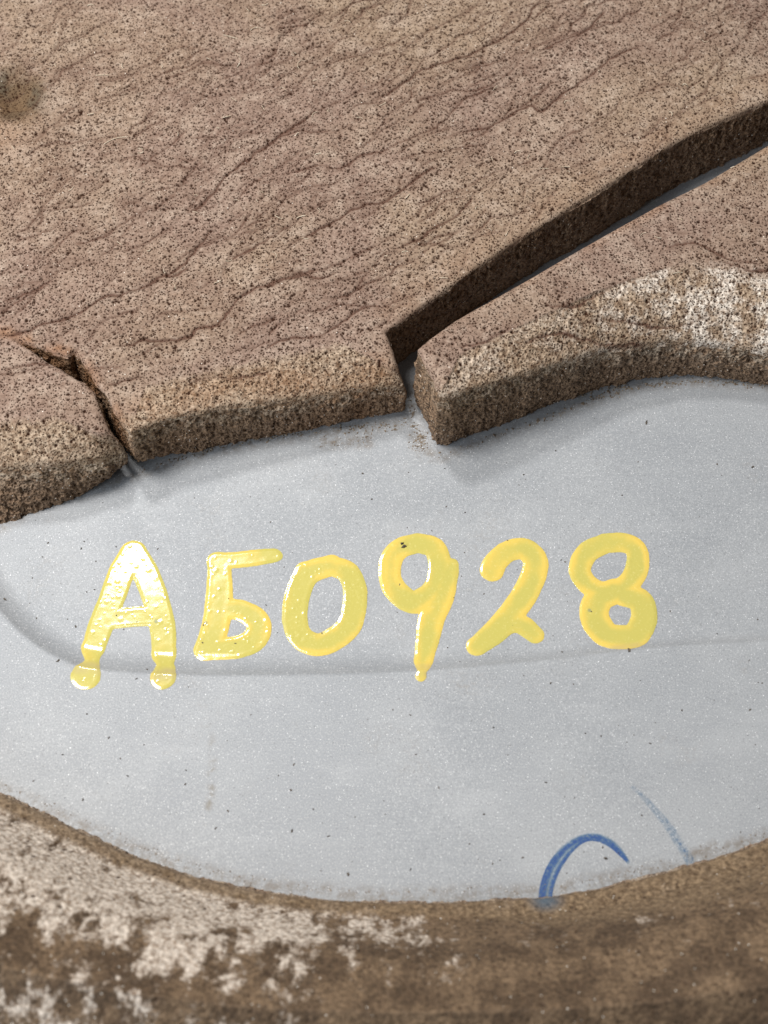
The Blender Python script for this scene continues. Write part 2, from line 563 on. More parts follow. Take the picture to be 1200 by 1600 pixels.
# ------------------------------------------------------------------ foam pads
WRINKLES = [  # traced folds of the skin: strength, then points in the photograph
    (.7, (110, 385), (150, 372), (190, 352), (215, 335), (245, 317)),
    (.9, (235, 447), (270, 425), (295, 407), (315, 380), (332, 357)),
    (.7, (215, 265), (235, 247), (265, 230), (300, 197)),
    (1., (270, 340), (315, 320), (335, 295), (360, 270), (400, 240), (440, 210), (475, 190), (505, 160)),
    (.6, (185, 390), (220, 385), (250, 367), (280, 350)),
    (.9, (350, 415), (385, 395), (425, 370), (470, 345)),
    (1., (425, 400), (475, 370), (525, 345), (560, 322), (600, 315), (640, 288), (665, 270), (690, 262)),
    (.8, (415, 280), (455, 270), (500, 260), (530, 265), (565, 245), (600, 235), (630, 220), (655, 212), (690, 192), (725, 155), (765, 137), (825, 102)),
    (.5, (145, 155), (185, 145), (220, 132)), (.5, (200, 205), (225, 187), (250, 172)),
    (.6, (475, 110), (525, 95), (600, 75), (650, 48)), (.6, (20, 375), (60, 367), (100, 347)),
    (.9, (430, 445), (480, 425), (525, 413), (550, 400), (600, 378)), (.4, (250, 150), (290, 135), (330, 118)),
    (.4, (80, 115), (145, 85)), (.5, (570, 405), (600, 390)),
    (1., (560, 165), (600, 150), (630, 130), (660, 110), (700, 95), (735, 85), (775, 65), (810, 45), (835, 15), (860, -20)),
    (1., (655, 220), (735, 202), (780, 187), (825, 162), (845, 172), (875, 150), (905, 130), (940, 107), (980, 82), (1030, 72)),
    (.8, (835, 82), (870, 67), (900, 55), (925, 40), (950, 10)),
    (.9, (610, 392), (645, 377), (675, 360), (715, 335), (755, 285)), (.4, (830, 265), (900, 260), (940, 240)),
    (.4, (1030, 125), (1060, 105), (1100, 85)), (.5, (1010, 50), (1050, 25), (1100, 5)),
    (1.2, (0, 520), (20, 525), (50, 512), (90, 500), (130, 487), (165, 465), (210, 455), (250, 437), (285, 425), (305, 405)),
    (1.2, (145, 545), (200, 540), (225, 532), (280, 532), (310, 517), (340, 507), (360, 485), (380, 462), (425, 445), (470, 427), (500, 437), (530, 422), (550, 405)),
    (1., (410, 555), (440, 532), (485, 527), (520, 512), (550, 492), (600, 470)),
    (.7, (285, 595), (350, 587), (395, 587), (430, 572)), (.6, (165, 602), (200, 596), (225, 587)),
    (.7, (0, 472), (40, 460), (100, 425)), (.8, (530, 465), (565, 447), (600, 432), (640, 405)),
    (.6, (0, 580), (40, 570), (90, 575)), (.5, (640, 60), (700, 35), (760, 0)), (.4, (330, 60), (400, 45), (470, 10)),
    (.5, (700, 310), (760, 290), (800, 262), (850, 240)), (.4, (60, 440), (120, 415), (160, 408)), (.5, (620, 250), (700, 232), (770, 225)),
]
for k in range(340):                            # finer creases running the same way
    x_, y_, n_ = rng.uniform(-60, 1240), rng.uniform(-60, 600), rng.integers(5, 12)
    a_, w_ = math.radians(rng.normal(31, 10)), [rng.uniform(.2, .6)]
    for j_ in range(n_):
        w_.append((x_, y_))
        x_, y_ = x_ + rng.uniform(14, 30) * math.cos(a_), y_ - rng.uniform(14, 30) * math.sin(a_)
        a_ += rng.normal(0, .22) + .3 * (math.radians(31) - a_)
    if w_[-1][1] < 560 - max(0, w_[-1][0] - 560) * .62:
        WRINKLES.append(tuple(w_))
WRINKLES_R = [
    (.8, (840, 472), (880, 480), (910, 472), (960, 440)), (.8, (715, 540), (750, 537), (780, 520), (810, 505)),
    (.7, (800, 537), (880, 515), (950, 520), (1030, 505)), (1., (1125, 405), (1155, 417), (1200, 422), (1260, 420)),
    (.8, (1025, 387), (1090, 382), (1130, 400), (1200, 415)), (.6, (900, 500), (960, 490), (1050, 492), (1150, 470)),
]


def foam(name, label, outline, T, xs, ys, parts_z, wrinkles=(), pore_density=60, small_density=150, seed=1, rough_edge=1.0,
         shape=None, skin=None, cut=None, origin=(0, 0, 0), lift=None, extra=None, flare=None, white=0.3):
    """A foam pad: a pitted skin on top (cut along its outline) and a cut edge down to the panel.
    outline rows: px, py, drop of the top at the edge, width of that rounding, sharp flag"""
    thing = empty(name, origin, label, 'foam')
    O = np.array(outline, float)
    ox, oy = at(O[:, 0], O[:, 1], T(O[:, 0]) - O[:, 2])
    line = np.column_stack([ox, oy])
    ex = O[:, 2:5]
    gx, gy = np.meshgrid(xs, ys)
    d, (drop, rad, band) = seg_dist(gx, gy, line, ex, True)
    ins = inside_poly(gx, gy, line)
    f = np.where(ins, -d, d)
    f = f + rough_edge * (0.030 * fbm(gx * 3, gy * 3, 3, seed + 3) + 0.020 * vnoise(gx * 14, gy * 14, seed + 5) + 0.012 * vnoise(gx * 32, gy * 32, seed + 6))
    xy, quads, polys, loops = field_mesh(xs, ys, f)
    X, Y = xy[:, 0], xy[:, 1]
    d, (drop, rad, band) = seg_dist(X, Y, line, ex, True)
    d = np.where(inside_poly(X, Y, line), d, 0)
    z = parts_z(X, Y, d) - drop * (0.55 * (1 - np.clip(d / rad, 0, 1)) ** 2 + 0.45 * (1 - np.sqrt(1 - (1 - np.clip(d / rad, 0, 1)) ** 2))) \
        - 0.05 * (1 - np.sqrt(1 - (1 - np.clip(d / 0.06, 0, 1)) ** 2))
    # relief of the skin
    bw = smooth((1.0 - d / np.maximum(rad * 1.15, 0.05)) * 2.2) * band
    z = z + 0.05 * fbm(X * 0.6, Y * 0.6, 2, seed + 11) + 0.005 * fbm(X * 4, Y * 4, 2, seed + 12) + 0.006 * vnoise(X * 17, Y * 17, seed + 13)
    groove = np.zeros(len(X))
    for w in wrinkles:
        ln = catmull(pts(w[1:], float(np.mean(T(np.array([p[0] for p in w[1:]]))))), 4)
        lo, hi = ln.min(0) - 0.4, ln.max(0) + 0.4
        m = (X > lo[0]) & (X < hi[0]) & (Y > lo[1]) & (Y < hi[1])
        if not m.any():
            continue
        wx = X[m] + 0.07 * fbm(X[m] * 5, Y[m] * 5, 3, 77)
        wy = Y[m] + 0.07 * fbm(X[m] * 5, Y[m] * 5, 3, 78)
        dd, (u,) = seg_dist(wx, wy, ln, np.linspace(0, 1, len(ln))[:, None])
        taper = smooth(u / 0.15) * smooth((1 - u) / 0.15) * (0.9 + 0.8 * vnoise(X[m] * 3, Y[m] * 3, 79))
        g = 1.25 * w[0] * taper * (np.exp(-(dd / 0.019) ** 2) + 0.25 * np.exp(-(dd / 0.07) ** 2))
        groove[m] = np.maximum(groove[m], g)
        z[m] -= 0.022 * w[0] * taper * np.exp(-(dd / 0.026) ** 2) - 0.005 * w[0] * taper * np.exp(-((dd - 0.13) / 0.09) ** 2)
    # pores
    x0, y0, x1, y1 = X.min(), Y.min(), X.max(), Y.max()
    area = (x1 - x0) * (y1 - y0)
    r_ = np.random.default_rng(seed)
    nb, ns = int(area * pore_density), int(area * small_density)
    cen = r_.uniform((x0, y0), (x1, y1), (nb + ns, 2))
    keep = vnoise(cen[:, 0] * 1.4, cen[:, 1] * 1.4, seed + 21) + 0.8 * vnoise(cen[:, 0] * 4, cen[:, 1] * 4, seed + 22) > r_.uniform(-0.75, 0.25, nb + ns)
    rad_p = np.concatenate([r_.gamma(8, 0.0023, nb), r_.uniform(0.011, 0.019, ns)])
    dep = np.concatenate([r_.uniform(0.75, 1.0, nb), r_.uniform(0.4, 0.8, ns)])
    R = stamp(x0, y0, x1 - x0, y1 - y0, 0.007, cen[keep], np.clip(rad_p[keep], 0.012, 0.027), dep[keep])
    jx, jy = 0.010 * vnoise(X * 40, Y * 40, 91), 0.010 * vnoise(X * 40, Y * 40, 92)
    pore = sample(R, x0, y0, 0.007, X + jx, Y + jy)
    pore = pore * smooth((d - 0.02) / 0.12)
    z = z - 0.03 * pore
    # open cells on the worn band
    z = z - bw * smooth(d / 0.15) * 0.025 * np.clip(0.5 + 1.2 * vnoise(X * 22, Y * 22, seed + 31), 0, 1)
    at_ = {'white': white * (0.3 + 0.7 * smooth((X - 2.2) / 2.6)), 'pore': np.clip(pore * 1.5, 0, 1), 'groove': np.clip(groove, 0, 1), 'band': bw, 'stain': np.zeros(len(X)),
           'rust': np.zeros(len(X)), 'ink': np.zeros(len(X))}
    if extra:
        z = extra(X, Y, z, d, at_)
    co = np.column_stack([X, Y, z])
    build('skin', co, quads, polys, skin, thing, origin, at_)
    # cut edge
    V, Q, A = [], [], {'pore': [], 'band': [], 'rust': []}
    n = 0
    for lp in loops:
        if len(lp) < 12:
            continue
        P = co[lp]
        L = len(P)
        tan = np.roll(P[:, :2], -4, 0) - np.roll(P[:, :2], 4, 0)
        tan /= np.linalg.norm(tan, axis=1)[:, None] + 1e-9
        out = np.column_stack([tan[:, 1], -tan[:, 0]])
        s = np.concatenate([[0], np.cumsum(np.linalg.norm(np.diff(P[:, :2], axis=0), axis=1))])
        zb = panel_z(P[:, 0], P[:, 1]) - 0.03
        if lift is not None:
            zb = zb + lift(P[:, 0], P[:, 1])
        fl = flare(P[:, 0], P[:, 1]) if flare else 0
        K = 64
        hgt = float(np.max(P[:, 2] - zb))
        rr = np.random.default_rng(seed + 50)
        npz = int(s[-1] * hgt * 120)
        cw = rr.uniform((0, 0), (s[-1], hgt), (npz, 2))
        Rw = stamp(0, 0, s[-1], hgt, 0.012, cw, np.clip(rr.gamma(5, 0.0055, npz), 0.014, 0.055), rr.uniform(0.4, 1, npz))
        rings = []
        for k in range(K + 1):
            t = k / K
            zz = P[:, 2] * (1 - t) + zb * t
            dz = P[:, 2] - zz
            ease = smooth(dz / 0.12)
            fade = smooth((1 - t) / 0.06)
            po = sample(Rw, 0, 0, 0.012, s, dz) * ease
            o = ease * (0.035 * fbm(s * 2.2, zz * 2.2, 3, seed + 41) + 0.030 * vnoise(s * 11, zz * 11, seed + 42) + 0.028 * vnoise(s * 26, zz * 26, seed + 43)) \
                + 0.05 * np.sin(math.pi * t) + fl * t ** 1.3 - 0.045 * po + 0.03 * (1 - fade) * vnoise(s * 20, zz, seed + 44)
            rings.append(np.column_stack([P[:, :2] + out * o[:, None], zz]))
            A['pore'].append(po * 0.5)
            A['band'].append(at_['band'][lp] * smooth(1 - dz / 0.5))
            A['rust'].append(at_['rust'][lp])
        V.append(np.vstack(rings))
        i = np.arange(L)
        j = (i + 1) % L
        for k in range(K):
            Q.append(np.column_stack([n + k * L + i, n + (k + 1) * L + i, n + (k + 1) * L + j, n + k * L + j]))
        n += L * (K + 1)
    build('cut_edge', np.vstack(V), np.vstack(Q), [], cut, thing, origin, {k: np.concatenate(v) for k, v in A.items()})
    return thing


# --- the large upper pad with its tear
def T_up(px):
    return 1.22 + 0.16 * smooth((np.asarray(px, float) - 750) / 400)


def z_up(x, y, d):
    px = 600 + x * 90
    return T_up(px)


UP = [(-420, 800, .45, .8, 1), (-150, 750, .35, .8, 1), (0, 733, .3, .75, 1), (90, 727, .3, .75, 1), (160, 719, .45, .75, 1), (188, 713, .62, .7, 1),
      (197, 707, .58, .4, .9), (188, 694, .4, .3, .6), (171, 670, .12, .2, .3), (158, 640, .05, .12, 0), (149, 614, .03, .1, 0), (133, 600, .03, .1, 0), (114, 590, .03, .1, 0),
      (96, 578, .02, .1, 0), (73, 565, .02, .1, 0), (50, 548, .02, .1, 0), (28, 533, .01, .1, 0),
      (54, 540, .02, .1, 0), (85, 553, .02, .1, 0), (105, 558, .02, .1, 0), (116, 550, .02, .1, 0), (134, 572, .03, .1, 0), (150, 600, .03, .1, 0), (166, 622, .04, .1, 0),
      (180, 645, .06, .15, .3), (193, 666, .12, .3, .8), (204, 675, .0, .6, 1), (250, 655, .05, .7, 1), (350, 637, .14, .7, 1), (450, 625, .25, .75, 1), (540, 614, .34, .8, 1),
      (600, 607, .40, .8, 1), (624, 603, .40, .7, 1), (629, 596, .32, .5, .8), (622, 572, .1, .2, .3), (613, 545, .02, .1, 0), (603, 519, .02, .1, 0),
      (640, 494, .05, .15, 0), (700, 451, .05, .18, 0), (750, 416, .05, .18, 0), (810, 377, .05, .18, 0), (850, 352, .05, .18, 0), (900, 321, .05, .18, 0), (950, 291, .05, .18, 0),
      (1010, 252, .06, .18, 0), (1050, 228, .06, .18, 0), (1100, 202, .06, .18, 0), (1150, 181, .06, .18, 0), (1200, 160, .06, .18, 0), (1330, 95, .06, .18, 0), (1560, -30, .06, .18, 0),
      (1560, -330, .1, .2, 0), (-420, -330, .1, .2, 0)]

DIMPLE = at(22, 150, 1.22)


def up_extra(X, Y, z, d, A):
    r = np.hypot(X - DIMPLE[0], (Y - DIMPLE[1]) * 0.82)
    n = fbm(X * 3, Y * 3, 3, 301)
    z = z - 0.2 * smooth(1 - r / 0.62)
    A['stain'] = smooth((0.66 + 0.22 * n - r) / 0.42) * 0.95
    low = np.hypot(X - DIMPLE[0] + .12, (Y - DIMPLE[1] + 0.75) * 0.8)
    A['rust'] = np.maximum(0.35 * smooth(1 - low / 0.9), 0)
    # rusty rim of the tear and tint along the front edge
    tear = catmull(pts([(-10, 525), (25, 528), (60, 545), (108, 560), (134, 580), (166, 630), (200, 680), (210, 700)], 1.1), 4)
    td = seg_dist(X, Y, tear)
    A['rust'] = np.maximum(A['rust'], 0.9 * smooth(1 - td / 0.2) * np.clip(0.6 + 1.4 * n, 0, 1))
    front = pts([(220, 640), (350, 605), (450, 590), (600, 575)], 1.2)
    A['rust'] = np.maximum(A['rust'], 0.5 * smooth(1 - seg_dist(X, Y, front) / 0.42) * np.clip(0.7 + 1.3 * n, 0, 1))
    slit = pts([(600, 500), (750, 395), (950, 270), (1200, 140)], 1.1)
    A['rust'] = np.maximum(A['rust'], 0.22 * smooth(1 - seg_dist(X, Y, slit) / 0.35) * np.clip(0.6 + 1.4 * n, 0, 1))
    return z


def up_lift(x, y):
    tx, ty = at(196, 714, 0.5)
    return 0.30 * smooth(1 - np.hypot(x - tx, y - ty) / 1.1)


STEP = 0.0138
xs = axis(-14.5, 14.5, -7.1, 7.1, STEP, 0.08)
ys = axis(-1.2, 15.5, 0.2, 10.0, STEP, 0.08)
foam('foam_pad', 'large torn brown foam pad with wrinkled pitted skin filling the top', UP, T_up, xs, ys, z_up, WRINKLES,
     62, 10, 1, skin=M_SKIN, cut=M_CUT, origin=(0, 6.5, 0), lift=up_lift, extra=up_extra, flare=lambda x, y: 0.5 * smooth((-4.2 - x) / 2.2) * (y < 3.2))


# --- the right-hand strip below the slit
def T_rt(px):
    return 1.62 - 0.15 * smooth((np.asarray(px, float) - 700) / 400)


RT = [(652, 546, .05, .12, .2), (670, 530, .06, .15, 0), (710, 501, .07, .18, 0), (775, 466, .07, .18, 0), (825, 438, .07, .18, 0), (885, 402, .07, .18, 0),
      (950, 365, .07, .18, 0), (1025, 323, .08, .2, 0), (1100, 285, .09, .22, 0), (1150, 256, .1, .25, 0), (1200, 226, .12, .3, 0), (1330, 150, .1, .3, 0), (1560, 20, .1, .3, 0),
      (1560, 640, .6, 1.3, 1), (1400, 590, .6, 1.3, 1), (1290, 570, .6, 1.3, 1), (1200, 553, .6, 1.3, 1), (1120, 541, .58, 1.3, 1), (1050, 537, .55, 1.25, 1), (950, 548, .45, 1.1, 1), (880, 567, .35, .95, 1),
      (800, 590, .25, .8, 1), (740, 607, .18, .65, 1), (700, 618, .14, .55, 1), (686, 616, .13, .4, .8), (675, 590, .08, .2, .3), (662, 562, .05, .15, .2)]


def rt_extra(X, Y, z, d, A):
    n = fbm(X * 3, Y * 3, 3, 401)
    e = pts([(652, 546), (710, 501), (885, 402), (1025, 323), (1200, 226)], 1.5)
    A['rust'] = 0.5 * smooth(1 - seg_dist(X, Y, e) / 0.22) * np.clip(0.5 + 1.5 * n, 0, 1)
    return z


xs = axis(0.2, 14.0, 0.3, 8.6, STEP, 0.08)
ys = axis(0.2, 9.8, 0.3, 8.0, STEP, 0.08)
foam('foam_strip', 'brown foam strip with pale worn edge, right of the diagonal slit', RT, T_rt, xs, ys,
     lambda x, y, d: T_rt(600 + x * 90), WRINKLES_R, 64, 10, 2, skin=M_SKIN, cut=M_CUT, origin=(6, 3.8, 0), extra=rt_extra, white=1.0)


# --- the lower strip, rising towards the camera
def lower_skin():
    m = Mat('foam_bleached')
    cells = m.voronoi(13)
    cell = m.ramp(cells.outputs['Distance'], 0.15, 0.62)
    grain = m.noise(20, 3, 0.65)
    tone = m.ramp(m.noise(13, 5, 0.75), 0.32, 0.64)
    pale = m.mix(tone, (0.20, 0.14, 0.095), (0.68, 0.60, 0.52))
    tan = m.mix(tone, (0.078, 0.049, 0.027), (0.195, 0.13, 0.078))
    dark = m.mix(tone, (0.045, 0.028, 0.015), (0.11, 0.07, 0.041))
    stretch = m.scaled((1.35, 0.85, 0.6))
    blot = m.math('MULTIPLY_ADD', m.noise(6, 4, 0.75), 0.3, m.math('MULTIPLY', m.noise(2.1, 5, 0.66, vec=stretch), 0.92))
    brown = m.ramp(m.math('ADD', blot, m.attr('brown_and_shade')), 0.55, 0.69)
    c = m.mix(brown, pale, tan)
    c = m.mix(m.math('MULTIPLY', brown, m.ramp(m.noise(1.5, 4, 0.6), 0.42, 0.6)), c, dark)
    c = m.mix(m.math('MULTIPLY', m.attr('band'), 0.92), c, m.mix(tone, (0.085, 0.052, 0.028), (0.25, 0.175, 0.105)))
    c = m.mix(m.attr('pore'), c, (0.05, 0.028, 0.015))
    c = m.mix(m.math('MULTIPLY', m.attr('ink'), 0.7), c, (0.05, 0.11, 0.17))
    c = m.mix(m.ramp(grain, 0.3, 0.7), m.mix(1.0, c, (0.72, 0.72, 0.72), 'MULTIPLY'), m.mix(1.0, c, (1.2, 1.2, 1.2), 'MULTIPLY'))
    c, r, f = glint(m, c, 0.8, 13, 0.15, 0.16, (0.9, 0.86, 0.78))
    m.set(Base_Color=c, Roughness=r, Specular_IOR_Level=0.35, Normal=m.bump(m.math('ADD', grain, m.math('MULTIPLY', cell, 0.4)), 0.025, 0.6))
    return m.m


LO = [(-420, 1010, .2, .28, 1), (-120, 1180, .2, .28, 1), (0, 1240, .2, .28, 1), (50, 1263, .2, .28, 1), (100, 1288, .2, .28, 1), (150, 1310, .2, .28, 1), (200, 1334, .2, .28, 1), (300, 1369, .2, .28, 1), (400, 1393, .2, .28, 1),
      (500, 1405, .2, .28, 1), (600, 1410, .2, .28, 1), (700, 1410, .2, .28, 1), (850, 1402, .2, .6, 1), (950, 1386, .2, .7, 1), (1050, 1361, .2, .8, 1), (1130, 1337, .2, .8, 1), (1200, 1315, .2, .8, 1),
      (1330, 1262, .2, .8, 1), (1560, 1150, .2, .8, 1), (1560, 1860, .2, .28, 1), (-420, 1860, .2, .28, 1)]
T_LO = lambda px: 0.62 + 0 * np.asarray(px, float)
INK = at(852, 1408, 0.45)


def z_lo(x, y, d):
    return 0.62 + 0.55 * smooth(d / 1.2) + 0.72 * np.clip(d - 0.3, 0, 3.5) + 0.1 * np.clip(d - 3.8, 0, 9)


def lo_extra(X, Y, z, d, A):
    n = fbm(X * 1.5, Y * 1.5, 3, 501)
    A['ink'] = smooth(1 - np.hypot((X - INK[0]) / 0.34, (Y - INK[1]) / 0.26))
    A['brown_and_shade'] = 0.19 * smooth((d - 0.7) / 1.5) + 0.25 * smooth((X + 3.0) / 5.0) - 0.095 + 0.05 * n  # browner foam to the right; inward, fading light is painted as brown
    return z


xs = axis(-10.5, 10.5, -6.4, 6.4, 0.021, 0.09)
ys = axis(-10.2, -0.6, -8.4, -3.2, 0.021, 0.09)
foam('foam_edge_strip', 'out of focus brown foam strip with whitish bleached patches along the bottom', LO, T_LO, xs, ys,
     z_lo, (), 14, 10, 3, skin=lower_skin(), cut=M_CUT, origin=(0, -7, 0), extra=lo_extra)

# ------------------------------------------------------------------ the handwriting
A0, B0 = (0, 780), (600, 780)


def st(o, w, *p):
    """A pen stroke traced at twice size from a corner o; w is its width along the way."""
    a = np.array(p, float) / 2 + np.array(o)
    w = np.interp(np.linspace(0, 1, len(p)), np.linspace(0, 1, len(w)), w) * 1.07 / 4 / 100
    return catmull(np.column_stack([pts(a), w]), 7)


GLYPHS = [
    ('painted_letter', 'yellow painted letter A with two round feet on the crease', [
        st(A0, (76, 76, 74, 66), (414, 168), (382, 225), (344, 325), (312, 405), (292, 465)), st(A0, (66, 44, 44), (290, 465), (290, 500), (288, 525)),
        st(A0, (50, 84), (284, 530), (278, 545), (272, 562)),
        st(A0, (76, 76, 74, 68), (416, 168), (452, 225), (486, 310), (508, 400), (512, 480)), st(A0, (68, 46, 52), (513, 480), (518, 520), (518, 535)),
        st(A0, (56, 72), (516, 540), (514, 555), (512, 566)), st(A0, (64, 62), (340, 376), (410, 368), (490, 362))]),
    ('painted_letter', 'yellow painted letter \u0411 with a flat top bar', [
        st(A0, (54, 52, 50, 34), (676, 194), (740, 190), (800, 183), (850, 177), (864, 178)), st(A0, (68, 78, 82, 70), (684, 200), (687, 280), (678, 370), (662, 430), (644, 468)),
        st(A0, (60, 70, 72, 68), (700, 342), (755, 348), (800, 375), (810, 408), (785, 446), (730, 464), (645, 468))]),
    ('painted_digit', 'yellow painted narrow oval digit 0', [
        st(A0, (64, 68, 72, 72, 70, 72, 74, 68), (1035, 207), (1088, 232), (1110, 295), (1096, 385), (1050, 432), (992, 455), (940, 430), (921, 370), (934, 285), (965, 232), (1035, 207)),
        st(A0, (54, 54), (952, 222), (975, 218), (1000, 212))]),
    ('painted_digit', 'yellow painted digit 9 whose stem drips over the crease', [
        st(B0, (64, 66, 66, 74, 66, 66, 64), (105, 137), (155, 152), (174, 200), (160, 275), (95, 322), (42, 290), (18, 240), (24, 185), (55, 152), (105, 137)),
        st(B0, (40, 66, 74, 76, 66, 52), (212, 205), (196, 240), (178, 310), (150, 370), (135, 440), (122, 505)), st(B0, (50, 42, 24), (122, 505), (121, 528), (119, 540)), st(B0, (24, 34), (117, 545), (114, 562))]),
    ('painted_digit', 'yellow painted digit 2 with a short crossing tail', [
        st(B0, (70, 68, 66, 72, 74, 74, 72, 60), (338, 222), (350, 195), (390, 162), (440, 156), (474, 195), (458, 262), (408, 345), (350, 410), (290, 460)),
        st(B0, (50, 60, 52), (385, 388), (430, 392), (472, 425)), st(B0, (56, 50), (340, 425), (385, 395), (420, 380))]),
    ('painted_digit', 'yellow painted digit 8 with two slanted eyes, last in the row', [
        st(B0, (62, 66, 66, 66, 64, 64, 66, 62), (692, 138), (755, 138), (790, 165), (788, 225), (755, 270), (695, 292), (640, 268), (612, 222), (635, 168), (692, 138)),
        st(B0, (74, 76, 78, 84, 78), (750, 298), (800, 318), (812, 372), (785, 425), (725, 432), (685, 415), (656, 362), (672, 312), (720, 288)),
        st(B0, (46, 46), (690, 436), (740, 438), (790, 434))]),
]


def glyph(name, label, strokes, seed):
    allp = np.vstack(strokes)
    lo, hi = allp[:, :2].min(0) - 0.35, allp[:, :2].max(0) + 0.35
    g = 0.0115
    xs, ys = np.arange(lo[0], hi[0], g), np.arange(lo[1], hi[1], g)
    gx, gy = np.meshgrid(xs, ys)

    def field(x, y):
        acc = np.full(x.shape, 9.0)
        for s in strokes:
            ds = np.full(x.shape, 9.0)
            for i in range(len(s) - 1):
                a, b = s[i], s[i + 1]
                dx, dy = b[:2] - a[:2]
                t = np.clip(((x - a[0]) * dx + (y - a[1]) * dy) / (dx * dx + dy * dy + 1e-12), 0, 1)
                ds = np.minimum(ds, np.hypot(x - a[0] - t * dx, y - a[1] - t * dy) - (a[2] + t * (b[2] - a[2])))
            k = 0.035
            h = np.clip(0.5 + 0.5 * (ds - acc) / k, 0, 1)
            acc = ds * (1 - h) + acc * h - k * h * (1 - h)
        return acc + 0.014 * fbm(x * 4, y * 4, 2, seed) + 0.006 * vnoise(x * 18, y * 18, seed + 1)

    xy, q, pl, loops = field_mesh(xs, ys, field(gx, gy))
    X, Y = xy[:, 0], xy[:, 1]
    e = np.clip(-field(X, Y), 0, 1)
    for lp in loops:
        e[lp] = 0
    r_ = np.random.default_rng(seed)
    nb = int((hi - lo).prod() * 95)
    cen = r_.uniform(lo, hi, (nb, 2))
    cl = vnoise(cen[:, 0] * 2.5, cen[:, 1] * 2.5, seed + 9) + 0.25 * (cen[:, 1] - lo[1]) / (hi - lo)[1] > r_.uniform(-0.35, 0.4, nb)
    B = stamp(lo[0], lo[1], *(hi - lo), 0.008, cen[cl], np.clip(r_.gamma(5, 0.0048, cl.sum()), 0.012, 0.055), r_.uniform(0.3, 1, cl.sum()), 1.0)
    bub = sample(B, lo[0], lo[1], 0.008, X, Y)
    body = smooth(e / 0.055) ** 0.7
    rim = np.exp(-((e - 0.045) / 0.04) ** 2)
    wob = fbm(X * 2, Y * 2, 2, seed + 3)
    h = body * (0.0055 + 0.0008 * rim + 0.0025 * wob) + body * 0.0024 * bub + body * 0.0007 * vnoise(X * 11, Y * 11, seed + 5)
    z = panel_z(X, Y)
    zc = z + np.maximum(h, 0.0005) + 0.0008
    cd = seg_dist(X, Y, crease)
    thin = smooth(1 - np.abs(cd - 0.06) / 0.12) * np.clip(0.6 + vnoise(X * 9, Y * 9, 5), 0, 1)
    th = np.clip(0.6 * np.exp(-((e - 0.03) / 0.085) ** 2) * (0.7 + 2.0 * fbm(X * 1.2, Y * 1.2, 2, seed + 7)) + 0.5 * (wob + 0.2), 0, 1)
    n0 = len(X)
    co = [np.column_stack([X, Y, zc])]
    quads = [q]
    for lp in loops:                                # close the bead down onto the metal
        co.append(np.column_stack([X[lp], Y[lp], z[lp] - 0.01]))
        i = np.arange(len(lp))
        j = (i + 1) % len(lp)
        quads.append(np.column_stack([lp[i], n0 + i, n0 + j, lp[j]]))
        th, thin = np.concatenate([th, th[lp]]), np.concatenate([thin, np.zeros(len(lp))])
        n0 += len(lp)
    o = build(name, np.vstack(co), np.vstack(quads), pl, M_YELLOW, panel, (0, 0, -0.14), {'thick': th, 'thin': thin})
    o['label'] = label


for k, (nm, lb, stk) in enumerate(GLYPHS):
    glyph(nm, lb, stk, 600 + 10 * k)


def ribbon(name, label, line, mat, cover):
    """A film of ink on the metal; line rows are px, py, left width, right width (px)."""
    L = catmull(np.array(line, float), 10)
    p = pts(L, 0.10)
    tan = np.gradient(p, axis=0)
    tan /= np.linalg.norm(tan, axis=1)[:, None]
    nor = np.column_stack([-tan[:, 1], tan[:, 0]])
    W = 17
    v = np.linspace(-1, 1, W)
    wid = np.where(v[None] < 0, L[:, 3:4], L[:, 2:3]) / 120
    P = p[:, None] + nor[:, None] * (v[None] * wid)[:, :, None]
    X, Y = P[..., 0].ravel(), P[..., 1].ravel()
    n = len(p)
    u = np.repeat(np.linspace(0, 1, n), W)
    vv = np.tile(v, n)
    i, j = np.meshgrid(np.arange(n - 1), np.arange(W - 1), indexing='ij')
    q = np.column_stack([(i * W + j).ravel(), (i * W + j + 1).ravel(), ((i + 1) * W + j + 1).ravel(), ((i + 1) * W + j).ravel()])
    s = np.repeat(np.concatenate([[0], np.cumsum(np.linalg.norm(np.diff(p, axis=0), axis=1))]), W)
    o = build(name, np.column_stack([X, Y, panel_z(X, Y) + 0.004]), q, [], mat, panel, (0, 0, -0.14),
              {'along': s, 'across': vv, 'cover': cover(u, vv)})
    o['label'] = label


ribbon('ink_stroke', 'curved blue marker stroke beside the lower foam edge',
       [(851, 1418, 11, 12), (853, 1390, 11, 12), (861, 1364, 11, 12), (874, 1342, 11, 11), (892, 1322, 10, 9), (912, 1311, 9, 6), (932, 1310, 10, 5), (953, 1320, 11, 4), (971, 1336, 8, 3), (985, 1351, 2, 2)],
       M_INK, lambda u, v: np.clip(1.15 - 0.75 * smooth(1 - np.abs(v + 0.25) / 0.42) * smooth((0.62 - u) / 0.25) - 0.8 * smooth((v - 0.25) / 0.75) * smooth((u - 0.25) / 0.2)
                                   - 0.35 * smooth((np.abs(v) - 0.8) / 0.2), 0, 1) * smooth((1 - u) / 0.05))
ribbon('ink_stroke', 'faint broken blue marker stroke right of the curved one',
       [(988, 1228, 4, 4), (1006, 1246, 5, 5), (1024, 1266, 6, 6), (1042, 1288, 8, 7), (1058, 1312, 9, 8), (1072, 1334, 9, 8), (1086, 1360, 10, 9)],
       M_FAINT, lambda u, v: np.clip((0.55 + 0.45 * u) * (1 - 0.6 * np.abs(v) ** 3), 0, 1))

